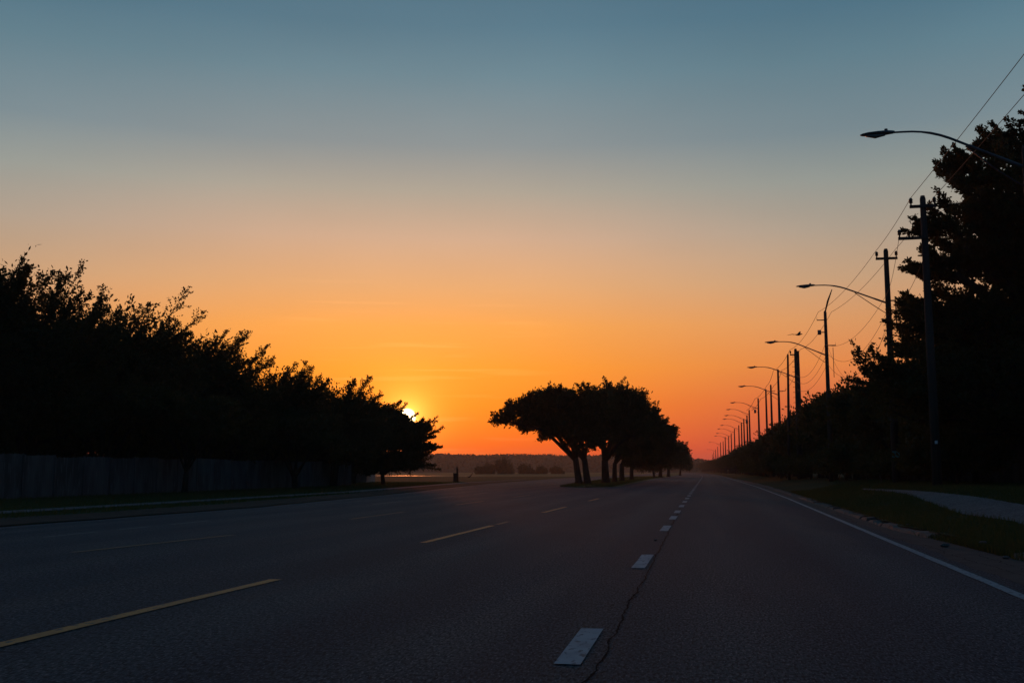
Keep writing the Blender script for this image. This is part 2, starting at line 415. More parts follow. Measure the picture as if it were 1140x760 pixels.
# median island
def median():
    ys = np.concatenate([np.arange(82, 130, 1.5), np.arange(130, 700, 12)]); V = []; Fc = []
    for y in ys:
        a, b = float(x_ml(y)), float(x_mr(y)); t = min(1, max(0.0, (y - 82) / 5)) ** .5; c = (a + b) / 2
        a, b = c + (a - c) * t, c + (b - c) * t
        V += [(a, y, 0.0), (a + .3 * t, y, .06), (c, y, .14), (b - .3 * t, y, .06), (b, y, 0.0)]
    for j in range(len(ys) - 1):
        for i in range(4): o = j * 5 + i; Fc.append((o, o + 1, o + 6, o + 5))
    struct(meshobj('median', V, Fc, 'field_ground'))
median()

# ------------------------------------------------------------------ markings
def quadstrip(name, segs, xf, wd, m, z=.008):
    V = []; Fc = []
    for (a, b) in segs:
        n = max(1, int((b - a) / 1.0)); o = len(V)
        for i in range(n + 1):
            y = a + (b - a) * i / n; x = float(xf(y)); j = [random.uniform(-.006, .006) for _ in range(2)]
            V += [(x - wd / 2 + j[0], y, z), (x + wd / 2 + j[1], y, z)]
        for i in range(n): q = o + 2 * i; Fc.append((q, q + 1, q + 3, q + 2))
    return struct(meshobj(name, V, Fc, m))
def Y(py): return float(onground(700, py)[1])
def GX(px, py): p = onground(px, py); return float(p[0]), float(p[1])
l1 = GX(645, 720); l2 = GX(716, 625); l3 = GX(741, 588)
x_lane = lambda y: tab(y, [(-10, l1[0]), (l1[1], l1[0]), (l2[1], l2[0]), (l3[1], l3[0]), (60, l3[0]), (1000, l3[0])])
def seg(pxa, pya, pxb, pyb): return (GX(pxa, pya)[1], GX(pxb, pyb)[1])
ws = [seg(633, 740, 658, 700), seg(708, 632.5, 724, 617.5), seg(738, 591, 744, 585), seg(744, 578, 748, 574.3), seg(748, 571, 751, 568)]
y = ws[-1][1] + 3.2
while y < 420: ws.append((y, y + 2.3)); y += 5.4
quadstrip('lane_marking', ws, x_lane, .185, 'white_paint')
quadstrip('edge_line', [(2, 70), (70, 380)], x_edge, .13, 'edge_paint')
ya = GX(307, 645); yb = GX(548, 585); yc = GX(0, 718)
x_y1 = lambda y: tab(y, [(-10, yc[0]), (yc[1], yc[0]), (ya[1], ya[0]), (yb[1], yb[0]), (1000, yb[0])])
ys1 = [(yc[1] - 1.0, ya[1]), seg(465, 604, 548, 585), seg(597, 570.5, 623, 564), (45, 49)]
quadstrip('lane_marking', ys1, x_y1, .15, 'yellow_paint')
quadstrip('lane_marking', [(yb[1] + .5, yb[1] + 2)], x_y1, .12, 'faded_yellow', .006)
yd = GX(80, 615); ye = GX(260, 595.5)
x_y2 = lambda y: tab(y, [(-10, yd[0]), (yd[1], yd[0]), (ye[1], ye[0]), (1000, ye[0])])
quadstrip('lane_marking', [(yd[1], ye[1]), (ye[1] + 7, ye[1] + 12), (ye[1] + 19, ye[1] + 24), (ye[1] + 31, ye[1] + 36)], x_y2, .14, 'faded_yellow')
yf = GX(130, 590)
quadstrip('lane_marking', [seg(57, 598, 115, 592), seg(126, 589.6, 164, 586), seg(191.6, 583.7, 238, 579.5), (39, 43), (48, 52), (57, 61)], lambda y: tab(y, [(-10, yf[0]), (60, yf[0] - .1), (100, yf[0] - 3), (1000, yf[0] - 6)]), .13, 'worn_paint')
quadstrip('edge_line', [(10, 90)], lambda y: x_left(y) + .45, .12, 'worn_paint')

# cracks in the asphalt
def crack(pts, w0, w1, jit, step=.07):
    P = []
    for (a, b) in zip(pts[:-1], pts[1:]):
        a = np.array(a); b = np.array(b); n = max(2, int(np.linalg.norm(b - a) / step))
        for i in range(n): P.append(a + (b - a) * i / n)
    P.append(np.array(pts[-1])); V = []; Fc = []; ox = 0
    for i, p in enumerate(P):
        ox = ox * .86 + random.uniform(-jit, jit); t = i / len(P)
        w_ = (w0 + (w1 - w0) * t) * random.uniform(.4, 1.4) / 2
        V += [(p[0] + ox - w_, p[1], .0045), (p[0] + ox + w_, p[1] + random.uniform(-.01, .01), .0045)]
    for i in range(len(P) - 1): Fc.append((2 * i, 2 * i + 1, 2 * i + 3, 2 * i + 2))
    struct(meshobj('road_crack', V, Fc, 'crack'))
g2 = lambda px, py: GX(px, py)
crack([g2(640, 765), g2(657, 751), g2(668, 735), g2(676, 715), g2(690, 692), g2(703, 667), g2(713, 650), g2(725, 630), g2(737, 606), g2(749, 582), g2(757, 566)], .013, .03, .011)
crack([g2(676, 676), g2(700, 668), g2(716, 658), g2(735, 655)], .012, .010, .03, .04)
crack([g2(657, 751), g2(672, 748), g2(700, 750)], .014, .008, .02, .04)
for (a, b) in (((930, 571), (955, 582)), ((985, 597), (1010, 603)), ((1030, 606), (1075, 622)), ((1075, 622), (1135, 640)), ((1000, 600), (1050, 603)), ((1090, 618), (1140, 634))):
    crack([g2(*a), g2(*b)], .02, .012, .03, .05)
# cross joints and repairs across the lanes
for (a, b, yy) in ((-.6, 2.9, 9.4), (-.4, 1.9, 13.3), (-5, -1.2, 16.8), (-.8, 3.1, 27.5), (-5, 3.2, 41)):
    crack([(a, yy), ((a + b) / 2, yy + .05), (b, yy - .04)], .01, .01, .01, .08)
def patch(x0, x1, y0, y1):
    V = [(x0, y0, .003), (x1, y0 + .05, .003), (x1 + .02, y1, .003), (x0 - .03, y1 - .04, .003)]
    struct(meshobj('road_patch', V, [(0, 1, 2, 3)], 'patch_asphalt'))

# ------------------------------------------------------------------ grass
def blades(name, X, Yy, Z, h0, h1, wd, m='grass_blade', label=None):
    n = len(X); a = rng.uniform(0, 2 * np.pi, n); h = rng.uniform(h0, h1, n); ln = rng.normal(0, .35, n) * h; b = rng.uniform(0, 2 * np.pi, n)
    base = np.stack([X, Yy, Z], 1); s = np.stack([np.cos(a), np.sin(a), np.zeros(n)], 1) * wd / 2
    tip = base + np.stack([np.cos(b) * ln, np.sin(b) * ln, h], 1)
    V = np.empty((n, 3, 3)); V[:, 0] = base - s; V[:, 1] = base + s; V[:, 2] = tip
    o = link(bpy.data.objects.new(name, npmesh(name, V.reshape(-1, 3), 3, m)))
    return tag(o, label, None, None, 'stuff')
_poly = np.concatenate([PA[:, :2], PB[::-1, :2]])
def in_path(x, y):
    if x < _poly[:, 0].min() or y < _poly[:, 1].min() or x > _poly[:, 0].max(): return False
    a = _poly; b = np.roll(_poly, -1, 0); c = (a[:, 1] > y) != (b[:, 1] > y)
    xi = a[c, 0] + (y - a[c, 1]) / (b[c, 1] - a[c, 1]) * (b[c, 0] - a[c, 0])
    return bool((xi > x).sum() % 2)
X_, Y_, Z_ = [], [], []
for _ in range(130000):
    y = 11 + 50 * random.random() ** 1.4; k = float(x_kerb(y)); x = k + .26 + 9 * random.random() ** 1.2
    if math.sin(x * 2.1 + y * .7) + math.sin(y * 1.9 - x) < -1.2 and random.random() < .6: continue
    if in_path(x, y): continue
    X_.append(x); Y_.append(y); Z_.append(zr(x, y) - .01)
for _ in range(5000):     # a tuft spilling over the gap in the kerb
    y = random.gauss(18.3, 1.3); x = float(x_kerb(y)) + abs(random.gauss(0, .35)) - .05
    X_.append(x); Y_.append(y); Z_.append(max(0, zr(x, y) - .05) if x > float(x_kerb(y)) + .2 else .0)
blades('grass', np.array(X_), np.array(Y_), np.array(Z_), .05, .17, .018, label='short rough grass growing over the bank beside the kerb')
n = 60000; yy = 24 + 90 * rng.random(n) ** 1.2
xl = np.array([float(x_left(v)) for v in yy]); xx = xl - 2.5 - 14 * rng.random(n) ** 1.1
ok = (xx < -1e9) | ((xx < np.array([float(tab(v, [(-30, -21.95), (60, -21.95), (110, -26.6)])) for v in yy])) | (xx > np.array([float(tab(v, [(-30, -20.55), (60, -20.55), (110, -25.1)])) for v in yy])))
blades('grass', xx[ok], yy[ok], np.full(ok.sum(), .015), .05, .16, .03, label='dark mown grass strip in front of the pale wooden fence')
n = 26000; yy = 83 + 140 * rng.random(n) ** 1.3; t = rng.random(n)
a_ = np.array([float(x_ml(v)) for v in yy]); b_ = np.array([float(x_mr(v)) for v in yy])
blades('grass', a_ + .25 + (b_ - a_ - .5) * t, yy, np.full(n, .05), .08, .22, .05, label='dry grass on the median island around the tree trunks')

# ------------------------------------------------------------------ trees
def tube_np(mb, pts, rad, n=6): mb.tube(pts, rad, n, cap=False)
def crown(lobes, nb, K, M, leaf, plume=.14, up=.35, flatness=.45, lo=-.35, aspect=.5, inner=.35, seed=0, wood=None, wr=.03):
    """lobes (cx,cy,cz,rx,ry,rz). Leaves grow along twigs on curved branches that leave each lobe's heart."""
    g = np.random.default_rng(seed)
    Lb = np.array(lobes, float); wt = Lb[:, 3] * Lb[:, 5]; wt = wt / wt.sum()
    li = g.choice(len(Lb), nb, p=wt); c = Lb[li, :3]; r = Lb[li, 3:]
    u = g.normal(size=(nb, 3)); u /= np.linalg.norm(u, axis=1)[:, None]
    low = u[:, 2] < lo; u[low, 2] = np.abs(u[low, 2]) * .6; u /= np.linalg.norm(u, axis=1)[:, None]
    q = .70 + .32 * g.random(nb) + (g.random(nb) < plume) * g.uniform(.10, .26, nb)
    P1 = c + r * u * q[:, None]; P0 = c + r * u * .15 - np.array([0, 0, 1.0]) * r[:, 2:3] * .35
    Pm = (P0 + P1) / 2 + (P1 - P0) * np.array([.12, .12, -.18]) + g.normal(0, .06, (nb, 3)) * r
    t = inner + (1 - inner) * (np.arange(K) + g.random((nb, K))) / K
    t = np.clip(t, 0, 1)[..., None]
    B = (1 - t) ** 2 * P0[:, None] + 2 * t * (1 - t) * Pm[:, None] + t ** 2 * P1[:, None]
    T = 2 * (1 - t) * (Pm - P0)[:, None] + 2 * t * (P1 - Pm)[:, None]
    Ln = np.linalg.norm(P1 - P0, axis=1)[:, None, None]
    T /= (np.linalg.norm(T, axis=2)[..., None] + 1e-9)
    lat = g.normal(size=(nb, K, 3)); lat[..., 2] *= flatness; lat /= (np.linalg.norm(lat, axis=2)[..., None] + 1e-9)
    d = T * .75 + lat * .8 + np.array([0, 0, up]); d /= np.linalg.norm(d, axis=2)[..., None]
    tl = Ln * (.10 + .22 * (1.05 - t)) * g.uniform(.6, 1.3, (nb, K, 1)) + leaf
    s = ((np.arange(M) + g.random((nb, K, M))) / M)[..., None]
    P = B[:, :, None] + d[:, :, None] * (tl[:, :, None] * s) + g.normal(0, leaf * .45, (nb, K, M, 3))
    P = P.reshape(-1, 3); n = len(P)
    dd = np.repeat(d.reshape(-1, 3), M, axis=0) + g.normal(0, .7, (n, 3)); dd /= np.linalg.norm(dd, axis=1)[:, None]
    sd = np.cross(dd, g.normal(size=(n, 3))); sd /= (np.linalg.norm(sd, axis=1)[:, None] + 1e-9)
    ls = leaf * g.uniform(.6, 1.35, (n, 1))
    V = np.empty((n, 4, 3)); V[:, 0] = P; V[:, 1] = P + dd * ls * .5 + sd * ls * aspect / 2; V[:, 2] = P + dd * ls; V[:, 3] = P + dd * ls * .5 - sd * ls * aspect / 2
    if wood is not None:
        for i in range(min(nb, wood[1])):
            pts = [(1 - a) ** 2 * P0[i] + 2 * a * (1 - a) * Pm[i] + a * a * P1[i] for a in (0, .25, .5, .75, .97)]
            wood[0].tube(pts, [wr, wr * .8, wr * .6, wr * .4, wr * .15], 4, cap=False)
    return V.reshape(-1, 4 * 3).reshape(-1, 3)
def sprays(lobes, n, length, el, leaf, seed, side=None, K=24, M=8, mb=None, thick=1.0):
    """plumes of foliage reaching out of the crown"""
    g = np.random.default_rng(seed + 5000); Lb = np.array(lobes, float)
    li = g.integers(0, len(Lb), n); a = g.uniform(0, 2 * np.pi, n)
    if side is not None:
        a = np.where(g.random(n) < .75, g.choice(np.atleast_1d(side), n) + g.normal(0, .55, n), a)
    ev = np.radians(g.uniform(el[0], el[1], n)); d0 = np.stack([np.cos(a) * np.cos(ev), np.sin(a) * np.cos(ev), np.sin(ev)], 1)
    out = []; 
    for i in range(n):
        c = Lb[li[i], :3]; r = Lb[li[i], 3:]; u = d0[i] + np.array([0, 0, g.uniform(-.25, .6)]); u /= np.linalg.norm(u)
        p0 = c + r * u * .62; Ln = length * g.uniform(.6, 1.25) * min(1.3, max(.5, r[0] / 2.2)); bendv = np.array([0, 0, g.uniform(-.05, .35)])
        t = (np.arange(K) + g.random(K)) / K; t = t[:, None]
        B = p0 + d0[i] * Ln * t + bendv * Ln * t ** 2
        T = d0[i] + 2 * bendv * t; T = T / np.linalg.norm(T, axis=1)[:, None]
        lat = g.normal(size=(K, 3)); lat[:, 2] *= .45; lat /= np.linalg.norm(lat, axis=1)[:, None]
        d = T * 1.0 + lat * .75; d /= np.linalg.norm(d, axis=1)[:, None]
        tl = Ln * (.07 + .26 * (1 - t) ** .8) * g.uniform(.6, 1.2, (K, 1)) * thick
        s_ = ((np.arange(M) + g.random((K, M))) / M)[..., None]
        Pp = (B[:, None] + d[:, None] * tl[:, None] * s_ + g.normal(0, leaf * .3, (K, M, 3))).reshape(-1, 3)
        m = len(Pp); dd = np.repeat(d, M, axis=0) + g.normal(0, .6, (m, 3)); dd /= np.linalg.norm(dd, axis=1)[:, None]
        sd = np.cross(dd, g.normal(size=(m, 3))); sd /= np.linalg.norm(sd, axis=1)[:, None] + 1e-9
        ls = leaf * g.uniform(.6, 1.3, (m, 1)); V = np.empty((m, 4, 3)); V[:, 0] = Pp; V[:, 1] = Pp + dd * ls * .5 + sd * ls * .27; V[:, 2] = Pp + dd * ls; V[:, 3] = Pp + dd * ls * .5 - sd * ls * .27
        out.append(V.reshape(-1, 3))
        if mb is not None:
            q = [p0 + d0[i] * Ln * a_ + bendv * Ln * a_ * a_ for a_ in (-.2, .2, .6, .98)]; mb.tube(q, [.04, .03, .02, .008], 4, cap=False)
    return np.concatenate(out)
def trunk(mb, base, fork, lobes, r, stems=1, seed=0):
    g = random.Random(seed)
    b = np.array(base, float)
    for k in range(stems):
        off = np.array([g.uniform(-1, 1), g.uniform(-.5, .5), 0]) * (0 if stems == 1 else r * 1.8)
        lean = np.array([g.uniform(-.12, .12), g.uniform(-.1, .1), 0]) * fork
        f = b + off + lean + np.array([0, 0, fork])
        mb.tube([b + off + (0, 0, -.15), b + off + (0, 0, .12 * fork), b + off + lean * .5 + (0, 0, fork * .55), f], [r * 1.5, r * 1.1, r * .95, r * .85], 9)
        sel = [l for i, l in enumerate(lobes) if i % stems == k] or lobes[:1]
        for l in sel:
            e_ = np.array(l[:3]) - np.array([0, 0, l[5] * .35]); far_ = np.hypot(e_[0] - f[0], e_[1] - f[1]); e_ = e_ + np.array([0, 0, l[5] * .3 * (far_ > 2.5)]); m_ = f + (e_ - f) * np.array([.45, .45, .62]) + np.array([g.uniform(-.25, .25), g.uniform(-.25, .25), .06 * far_])
            top = np.array(l[:3]) + np.array([g.uniform(-.3, .3) * l[3], 0, l[5] * .45])
            mb.tube([f - (0, 0, .15), m_, e_, top], [r * .62, r * .48, r * .34, r * .12], 7)
def tree(name, base, lobes, label, cat='tree', group=None, nb=200, K=13, M=10, leaf=.2, r=.22, fork=2.0, stems=1, seed=1, m='leaf', spray=None, **kw):
    root = empty(name, base)
    mb = MB(); trunk(mb, (0, 0, 0), fork, lobes, r, stems, seed)
    V = crown(lobes, nb, K, M, leaf, seed=seed, wood=(mb, nb // 2), wr=max(.02, r * .16), **kw)
    if spray: V = np.concatenate([V, sprays(lobes, seed=seed, mb=mb, **spray)])
    link(bpy.data.objects.new('trunk', mb.mesh('trunk', 'bark')), root)
    link(bpy.data.objects.new('crown', npmesh('crown', V, 4, m)), root)
    return tag(root, label, cat, group)
def spread_lobes(H, hw, seed, n=6, low=.2, flat=1.0, depth=None):
    g = random.Random(seed); depth = depth or hw
    zc = H * (1 + low) / 2; rz = H * (1 - low) / 2
    L_ = [(0, 0, zc, hw * .72, depth * .72, rz * .98)]
    for i in range(n):
        a = 2 * math.pi * (i + g.random() * .6) / n
        q = g.uniform(.42, .6); z = zc + rz * g.uniform(-.45, .35)
        L_.append((math.cos(a) * hw * q, math.sin(a) * depth * q, z, hw * g.uniform(.36, .5), depth * g.uniform(.36, .5), rz * g.uniform(.4, .58)))
    return L_
def H_at(px, py, Yd, z0=0): return float(atdepth(px, py, Yd)[2]) - z0
def W_at(hwpx, Yd): return hwpx / F * Yd

LT = 'trees lining the far side of the road by the fence'
left = [  # px, depth, top py, half width px, low, label
    (-75, 46, 266, 120, .0, 'tallest feathery tree at the frame edge above the near end of the wooden fence'),
    (28, 49, 294, 105, .0, 'tall feathery tree with upswept plumes, highest whole treetop in the row'),
    (140, 57, 336, 100, .0, 'broad tree with a ragged slanting top between the tall plumed and the spiky tipped trees'),
    (222, 65, 370, 84, .0, 'tree with spiky tips leaning toward the sun, halfway along the wooden fence'),
    (296, 73, 408, 72, .0, 'bushy tree with level top above the far half of the wooden fence'),
    (368, 83, 425, 66, .0, 'rounded tree with flat tufted top just behind the far end of the fence'),
]
for i, (px, Yd, ty, hw, low, lab) in enumerate(left):
    b = atdepth(px, 524, Yd); H = H_at(px, ty, Yd); W = W_at(hw, Yd)
    tree('roadside_tree', (b[0], Yd, 0.02), spread_lobes(H, W, 40 + i, 8, low, depth=W * .8), lab, 'tree', LT, nb=420, K=13, M=10, leaf=.27, r=.26, fork=1.9, stems=2, seed=100 + i, plume=.04, up=.3, flatness=.4, inner=.22, spray=dict(n=110, length=2.4, el=(15, 55), leaf=.15, side=[0.1, 0.2, 2.9], K=30, M=19, thick=1.2))
# the lower tree in front of the fence, its forked trunk shows against the boards
b = onground(113, 550); b[2] = .02
tree('roadside_tree', b, spread_lobes(6.4, 5.0, 61, 8, .42, depth=4), 'low spreading tree with many forked stems standing in front of the pale fence', 'tree', LT, nb=260, K=12, M=10, leaf=.24, r=.17, fork=1.1, stems=3, seed=121, inner=.35)
b = onground(207, 549); b[2] = .02
tree('roadside_tree', b, spread_lobes(5.6, 3.6, 62, 7, .45, depth=3), 'slim low tree with a thin forked trunk before the middle fence panels', 'tree', LT, nb=170, K=12, M=10, leaf=.22, r=.11, fork=1.4, stems=2, seed=122, inner=.35)
b = onground(330, 544); b[2] = .02
tree('roadside_tree', b, spread_lobes(5.6, 4.2, 63, 7, .25, depth=3), 'low bushy tree hiding the fence beneath the level topped tree', 'tree', LT, nb=190, K=12, M=10, leaf=.25, r=.12, fork=1.0, stems=2, seed=123, inner=.3)
# the tree the sun sets behind: layered tips
b = atdepth(428, 524, 92)
W = lambda p: W_at(p, 92)
lob = []
for (cx, cy, rx, ry) in [(425, 490, 46, 32), (446, 494, 32, 22), (438, 470, 11, 8), (458, 483, 13, 5), (440, 518, 30, 14), (408, 478, 34, 34), (420, 466, 24, 18), (434, 470, 20, 17), (448, 478, 18, 13), (462, 487, 18, 9), (468, 500, 15, 7), (462, 478, 11, 5), (455, 512, 20, 12), (430, 516, 30, 16), (448, 520, 22, 9), (418, 524, 30, 10)]:
    p = atdepth(cx, cy, 92); lob.append((p[0] - b[0], rng.uniform(-.5, .5), p[2], W_at(rx, 92), max(1.2, W_at(rx, 92) * .7), W_at(ry, 92)))
tree('roadside_tree', (b[0], 92, .02), lob, 'tree with layered horizontal branches that partly covers the setting sun', 'tree', LT, nb=620, K=12, M=10, leaf=.22, r=.2, fork=1.0, stems=2, seed=131, up=.1, flatness=.25, plume=.08, inner=.3, spray=dict(n=85, length=2.0, el=(-12, 35), leaf=.15, side=[0.0], K=26, M=13))
b = atdepth(392, 524, 98)
tree('roadside_tree', (b[0], 98, .02), spread_lobes(H_at(392, 436, 98), W_at(34, 98), 71, 7, .1), 'small dense tree between the rounded tree and the one before the sun', 'tree', LT, nb=220, K=12, M=10, leaf=.28, r=.18, fork=1.2, stems=2, seed=132)

for k, (px, Yd, ty, hw) in enumerate([(-20, 60, 400, 95), (70, 64, 400, 90), (150, 68, 410, 85), (225, 78, 430, 75), (285, 86, 440, 62), (340, 94, 450, 58), (392, 108, 462, 46)]):
    b = atdepth(px, 524, Yd)
    tree('background_tree', (b[0], Yd, .02), spread_lobes(H_at(px, ty, Yd), W_at(hw, Yd), 170 + k, 9, -.08), 'dense low tree behind the wooden fence, closing the gaps under the taller crowns', 'tree', 'trees behind the wooden fence', nb=330, K=11, M=9, leaf=.34, r=.2, fork=1.0, stems=1, seed=180 + k, plume=.05, inner=.1)

# median trees
def mtree(pxb, Yd, lobpx, label, nb, seed, r=.3, fork=2.2, stems=1, leaf=.28, **kw):
    b = atdepth(pxb, 524, Yd); lobes = []
    for (cx, cy, rx, ry) in lobpx:
        p = atdepth(cx, cy, Yd); lobes.append((p[0] - b[0], rng.uniform(-1, 1), p[2] - .15, W_at(rx, Yd), max(1.6, W_at(rx, Yd) * .85), W_at(ry, Yd)))
    return tree('median_tree', (b[0], Yd, .15), lobes, label, 'tree', 'trees on the grassed median', nb=nb, K=12, M=10, leaf=leaf, r=r, fork=fork, stems=stems, seed=seed, spray=dict(n=50, length=1.3, el=(0, 60), leaf=leaf * .75), plume=.03, up=.2, flatness=.6, inner=.35, lo=-.5, **kw)
mtree(650, 95, [(564, 468, 13, 11), (578, 455, 16, 11), (590, 468, 18, 13), (600, 446, 20, 13), (622, 448, 22, 16), (612, 466, 22, 15), (596, 475, 20, 11), (640, 452, 22, 18), (660, 455, 24, 22), (620, 482, 20, 11), (640, 476, 26, 18), (652, 492, 26, 14)],
      'leaning umbrella shaped tree with a forked trunk, first on the median', 330, 201, r=.31, fork=2.3, stems=2)
mtree(674, 101, [(668, 456, 30, 26), (690, 456, 30, 27), (672, 480, 28, 20), (700, 480, 26, 20)], 'second median tree, round topped with a thick single trunk', 330, 202, r=.38, fork=2.2)
mtree(684, 110, [(695, 462, 30, 28), (715, 478, 24, 22), (704, 500, 26, 16)], 'third median tree with a slim trunk inside the dense clump', 340, 203, r=.26, fork=2.0)
mtree(692, 122, [(712, 476, 26, 22), (730, 484, 20, 14), (714, 502, 22, 14), (712, 515, 16, 9)], 'median tree whose branch tips poke out on the clump’s road side'.replace('’', ''), 240, 204, r=.3, fork=2.0)
mtree(703, 140, [(722, 488, 24, 14), (738, 486, 15, 10), (722, 505, 22, 13), (738, 500, 16, 12), (728, 514, 18, 10), (712, 516, 14, 9)], 'low median tree behind the dense clump', 220, 205, r=.26, fork=2.2, leaf=.3)
mtree(735, 205, [(734, 504, 18, 15), (748, 508, 15, 14), (722, 508, 12, 13), (740, 516, 22, 9), (722, 519, 14, 7)], 'dark round median tree beyond the first clump', 200, 206, r=.35, fork=2.2, leaf=.42)
mtree(744, 235, [(750, 506, 14, 12), (757, 511, 9, 10)], 'last clear median tree sloping down to the road end', 150, 207, r=.35, fork=2.2, leaf=.45)
mtree(728, 190, [(728, 514, 12, 8)], 'small shrubby median tree in the gap between the clumps', 90, 208, r=.2, fork=1.2, leaf=.4)
mtree(757, 300, [(760, 517, 9, 8)], 'faint low median tree near the road end', 90, 209, r=.3, fork=1.6, leaf=.5)

# the big tree by the near poles
Yd = 46
b = atdepth(1192, 524, Yd); z0 = .7
big = []
for (cx, cy, rx, ry) in [(1195, 440, 185, 95), (1108, 348, 52, 42), (1116, 294, 46, 26), (1132, 247, 42, 22), (1148, 210, 38, 20), (1168, 178, 36, 24), (1190, 130, 32, 40), (1230, 300, 120, 120), (1160, 270, 90, 90),
                          (1058, 308, 30, 8), (1060, 264, 32, 7), (1048, 388, 24, 9), (1102, 206, 22, 8), (1130, 160, 13, 10), (1050, 350, 28, 9), (1085, 232, 22, 7), (1092, 180, 12, 8), (1110, 385, 56, 44), (1070, 370, 44, 26), (1050, 450, 60, 50), (1080, 440, 90, 60)]:
    p = atdepth(cx, cy, Yd); big.append((p[0] - b[0], random.uniform(-1.5, 1.5), p[2] - z0, W_at(rx, Yd), max(1.8, W_at(rx, Yd) * .7), W_at(ry, Yd)))
tree('roadside_tree', (b[0], Yd, z0), big, 'towering tree with ragged tiers of foliage beside the tall utility poles', 'tree', None, nb=900, K=13, M=11, leaf=.2, r=.5, fork=3, stems=1, seed=301, plume=.06, up=.12, flatness=.3, inner=.3, lo=-.45, spray=dict(n=430, length=2.1, el=(-8, 34), leaf=.135, K=28, M=13, thick=.9, side=[3.14, 2.8, 3.5]))

# the row along the near side: three kinds of tree, copied down the road
def proto(seed, H, Wd, leaf, nb):
    return tree('hedgerow_tree', (0, 0, 0), spread_lobes(H, Wd, seed, 6, .08), 'x', 'tree', 'hedgerow of trees behind the utility poles', nb=nb, K=11, M=8, leaf=leaf, r=.18, fork=1.2, stems=2, seed=seed, plume=.12, inner=.3)
protos = [proto(401, 7.0, 3.4, .26, 230), proto(402, 7.0, 3.6, .30, 230), proto(403, 7.0, 3.3, .34, 200)]
def copytree(o):
    c = o.copy(); C.objects.link(c)
    for ch in o.children:
        d = ch.copy(); C.objects.link(d); d.parent = c
    return c
near_lab = ['bushy hedgerow tree just past the tall ragged tree', 'rounded hedgerow tree beneath the crossarm pole with the street lamp', 'dense hedgerow tree right beside the street lamp pole base',
            'hedgerow tree with a notched top between the two lamp poles', 'hedgerow tree rising a little above its neighbours by the third pole', 'hedgerow tree at the foot of the third pole',
            'hedgerow tree just beyond the third pole', 'hedgerow tree below the thick pole', 'hedgerow tree just beyond the thick pole']
first = [True] * 3; y = 50.0; i = 0
while y < 760:
    t = i % 3
    o = protos[t] if first[t] else copytree(protos[t]); first[t] = False
    g = random.Random(900 + i)
    x = 12.0 + float(np.interp(y, [50, 90, 200, 400, 1000], [-.4, -1.5, -3.3, -4.0, -4.4])) + float(bend(y)) + g.uniform(-.5, .5)
    Hh = float(np.interp(y, [50, 60, 75, 100, 150, 250, 700], [5.6, 6.6, 7.0, 7.0, 6.4, 6.4, 6.6])) * g.uniform(.9, 1.08)
    s = (Hh - .6) / 7.0
    o.location = (x, y, .68); o.rotation_euler = (0, 0, g.uniform(0, 6.28)); o.scale = (s * g.uniform(.95, 1.15), s * g.uniform(.95, 1.15), s)
    o['label'] = near_lab[i] if i < len(near_lab) else ('hedgerow tree in the unbroken middle stretch of the row under the pole line' if y < 260 else 'tiny distant hedgerow tree where the row meets the road end')
    o['group'] = 'hedgerow of trees behind the utility poles' if i < len(near_lab) else ('middle stretch of the hedgerow' if y < 260 else 'far stretch of the hedgerow')
    y += 4.2 if y < 120 else (5.0 if y < 260 else 9.0); i += 1
# understorey shrubs at the foot of the row
sh = []
for k in range(2):
    root = empty('shrub', (0, 0, 0)); V = crown([(0, 0, .9, 1.5, 1.3, .9), (.8, .3, .8, 1, 1, .7), (-.8, -.2, 1.0, 1, 1, .8)], 90, 8, 8, .18, seed=500 + k, inner=.2)
    mb = MB()
    for q in range(5): mb.tube([(0, 0, -.05), (random.uniform(-.3, .3), random.uniform(-.3, .3), .6), (random.uniform(-.9, .9), random.uniform(-.7, .7), 1.2)], [.03, .022, .01], 5)
    link(bpy.data.objects.new('stem', mb.mesh('stem', 'bark')), root); link(bpy.data.objects.new('foliage', npmesh('foliage', V, 4, 'leaf')), root)
    sh.append(root)
fs = [True, True]; y = 46; i = 0
while y < 200:
    o = sh[i % 2] if fs[i % 2] else copytree(sh[i % 2]); fs[i % 2] = False
    o.location = (random.uniform(9.6, 10.6) + float(bend(y)) - min(2.6, (y - 46) * .035), y, .66); o.rotation_euler = (0, 0, random.uniform(0, 6.28)); s = random.uniform(.8, 1.35); o.scale = (s, s, s)
    tag(o, 'low dark shrub filling the foot of the hedgerow between the trunks', 'shrub', 'shrubs under the hedgerow'); y += random.uniform(2.5, 4.5); i += 1

for k, (x, y_, H, Wd) in enumerate([(19, 60, 8, 4.5), (24, 56, 8, 4.5), (28, 62, 8.5, 5), (16.5, 66, 7.5, 4), (33, 58, 8, 5)]):
    tree('background_tree', (x, y_, .68), spread_lobes(H, Wd, 450 + k, 8, -.05), 'dense tree in the dark thicket behind the board fence, under the ragged tree', 'tree', 'thicket behind the dark fence', nb=260, K=11, M=9, leaf=.34, r=.2, fork=1.0, seed=460 + k, plume=.05, inner=.1)

# a young rust-leaved tree before the fence
b = onground(1071, 535, .72)
tree('young_tree', (b[0], b[1], .70), [(0, 0, 2.3, .65, .5, .42), (-.4, 0, 2.45, .35, .3, .28), (.4, 0, 2.4, .4, .3, .28)], 'young rust leaved tree on a thin stem before the dark fence', 'tree', None, nb=60, K=7, M=7, leaf=.12, r=.035, fork=1.6, seed=77, m='leaf_rust')

